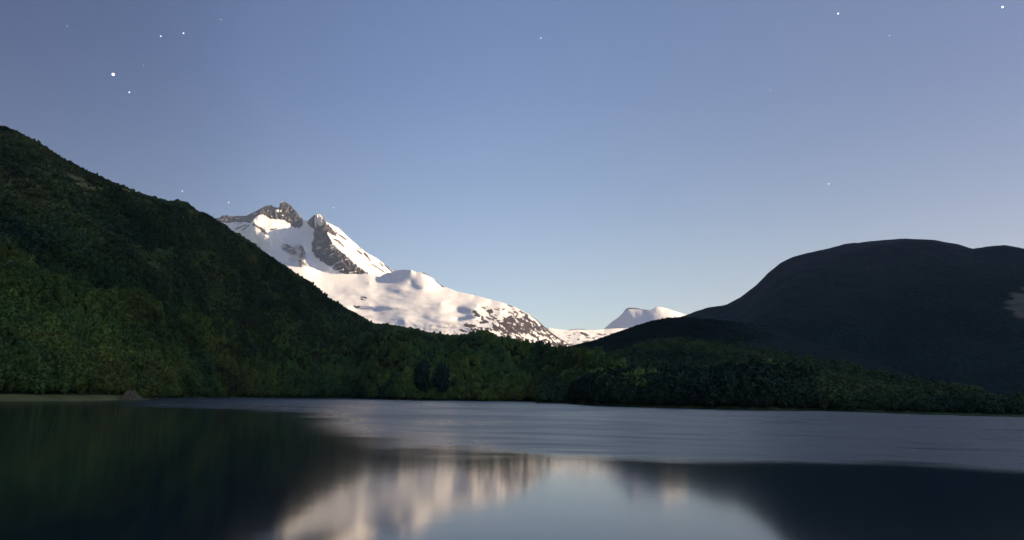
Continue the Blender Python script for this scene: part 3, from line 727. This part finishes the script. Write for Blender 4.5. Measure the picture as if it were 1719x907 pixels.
for i, (px, s_) in enumerate(TREES):
    a_ = ax(px); r_ = float(shore_r(np.array([a_]))[0]) + (8 if i in (8, 9) else 16)
    root = bpy.data.objects.new('beech_tree', None); COL.objects.link(root)
    root.location = (r_ * math.sin(a_), r_ * math.cos(a_), ground_z(HL, a_, r_) - .1)
    k = s_ * r_ / 1000 * .9 if False else s_
    root.scale = (k, k, k * (1.45 if i in (8, 9) else random.Random(i).uniform(.95, 1.25))); root.rotation_euler = (0, 0, i * 1.7)
    root.empty_display_size = .1
    root['label'] = ('broad shore tree with recess shade put into its dark leaves, %s of two side by side' % ('right' if i == 8 else 'left')) if i in (8, 9) else '%s large rounded tree on the far shore, counting leftward from the headland tip' % ordn[i]
    root['category'] = 'tree'; root['group'] = 'large trees along the far shore'
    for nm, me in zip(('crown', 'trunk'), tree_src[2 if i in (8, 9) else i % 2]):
        c = bpy.data.objects.new(nm, me); COL.objects.link(c); c.parent = root

# pale rock at the end of the left beach
def rock_thing():
    g2 = np.random.default_rng(8)
    m, t, b = mat('pale_shore_rock')
    t.links.new(ramp(t, noise(t, .9, 6, .7), [(.35, (.05, .045, .025)), (.6, (.27, .22, .12))]), b.inputs['Base Color'])
    a_ = ax(212); r_ = float(shore_r(np.array([a_]))[0]) + 4
    ox, oy = r_ * math.sin(a_), r_ * math.cos(a_)
    n, k = 60, 40
    u = np.linspace(-1, 1, n)[None]; v = np.linspace(0, 1, k)[:, None]
    X = u * (7.5 - 2.5 * v) + 0 * v + 1.2 * v; Y = v * 7 + 0 * u
    prof = np.maximum.reduce([1 - np.abs(u + .55) * 2.2, .92 - np.abs(u - .05) * 2.0, .5 - np.abs(u - .6) * 1.4, 0 * u])
    Z = -.6 + 6.6 * np.minimum(v * 1.15, 1) * (prof + .12) + .9 * fbm(X / 1.6, Y / 1.6 + X, 301, 4) * (v > 0)
    P = np.stack([X + np.zeros_like(Z), Y + .7 * fbm(X / 2, Z / 2, 303, 3), Z], -1)
    back = P[-1][None].repeat(2, 0).copy(); back[0, :, 1] += 4; back[1, :, 1] += 8; back[1, :, 2] = -1; back[0, :, 2] *= .7
    o = grid_mesh('rock_outcrop', np.concatenate([P, back]), m, kind=None, flip=True, smooth=False)
    o.location = (ox, oy, 0)
    o['label'] = 'pale eroded rock outcrop at the right end of the grassy beach, left shore'; o['category'] = 'rock'
rock_thing()

# ------------------------------------------------------------------ stars
m, t, b = mat('starlight')
for n in list(t.nodes):
    if n.type == 'BSDF_PRINCIPLED': t.nodes.remove(n)
em = N(t, 'ShaderNodeEmission'); em.inputs['Strength'].default_value = 1.0; em.inputs['Color'].default_value = (.9, .93, 1, 1)
t.links.new(em.outputs[0], [n for n in t.nodes if n.type == 'OUTPUT_MATERIAL'][0].inputs[0])
import bmesh
bm = bmesh.new(); bmesh.ops.create_icosphere(bm, subdivisions=2, radius=1.0)
star_me = bpy.data.meshes.new('star'); bm.to_mesh(star_me); bm.free(); star_me.materials.append(m)
STARS = [(190, 125, 3.3, 'largest and brightest white star, high above the left mountain'),
         (217, 155, 1.5, 'small star just below right of the brightest star'),
         (270, 61, 1.4, 'left star of the close pair near the top left'),
         (308, 56, 1.7, 'right star of the close pair near the top left'),
         (241, 110, .8, 'very faint star just right of the brightest star'),
         (371, 33, .9, 'very faint star near the top, right of the close pair'),
         (113, 44, .8, 'very faint star in the top left corner'),
         (306, 321, 1.4, 'small star low over the crest knoll of the left mountain'),
         (384, 340, 1.4, 'small star low above the left end of the snowy peak'),
         (560, 349, 1.2, 'faint star just right of the snowy peak summit'),
         (860, 481, 1.1, 'faint star low in the sky above the glacier dome'),
         (908, 64, 1.3, 'lone small star near the top middle of the sky'),
         (1407, 23, 2.0, 'bright star near the top edge above the domed mountain'),
         (1683, 12, 2.2, 'bright star in the top right corner'),
         (1493, 60, 1.0, 'faint star between the two bright stars at top right'),
         (1293, 152, 1.0, 'faint star in the upper right sky, left of the bright one'),
         (1347, 278, .7, 'very faint star above left of the star over the dome'),
         (1391, 309, 1.5, 'small clear star directly above the domed mountain')]
for x, y, r_, lab in STARS:
    D = 60000.0
    p = rays(A([x]), A([y]))[0] * D; p[2] += HC
    o = bpy.data.objects.new('star', star_me); COL.objects.link(o)
    o.location = p; k = r_ * .6 * np.linalg.norm(p) / FPX; o.scale = (k, k, k)
    o['label'] = lab; o['category'] = 'star'; o['group'] = 'stars in the dusk sky'

# ------------------------------------------------------------------ haze
HAZE = 1.6e-5
if HAZE > 0:
    bm = bmesh.new(); bmesh.ops.create_cube(bm, size=1.0)
    me = bpy.data.meshes.new('haze'); bm.to_mesh(me); bm.free()
    hz_o = bpy.data.objects.new('haze', me); COL.objects.link(hz_o)
    hz_o.scale = (29000, 28000, 4200); hz_o.location = (-1500, 8000, 4200 / 2 - 8)
    m = bpy.data.materials.new('haze_air'); m.use_nodes = True; t = m.node_tree
    t.nodes.remove(t.nodes['Principled BSDF'])
    pv = t.nodes.new('ShaderNodeVolumePrincipled'); pv.inputs['Density'].default_value = HAZE
    pv.inputs['Color'].default_value = (.5, .68, 1.0, 1)
    t.links.new(pv.outputs[0], [n for n in t.nodes if n.type == 'OUTPUT_MATERIAL'][0].inputs['Volume'])
    me.materials.append(m); hz_o['kind'] = 'stuff'; hz_o['label'] = 'thin bluish air between the lake and the far mountains'
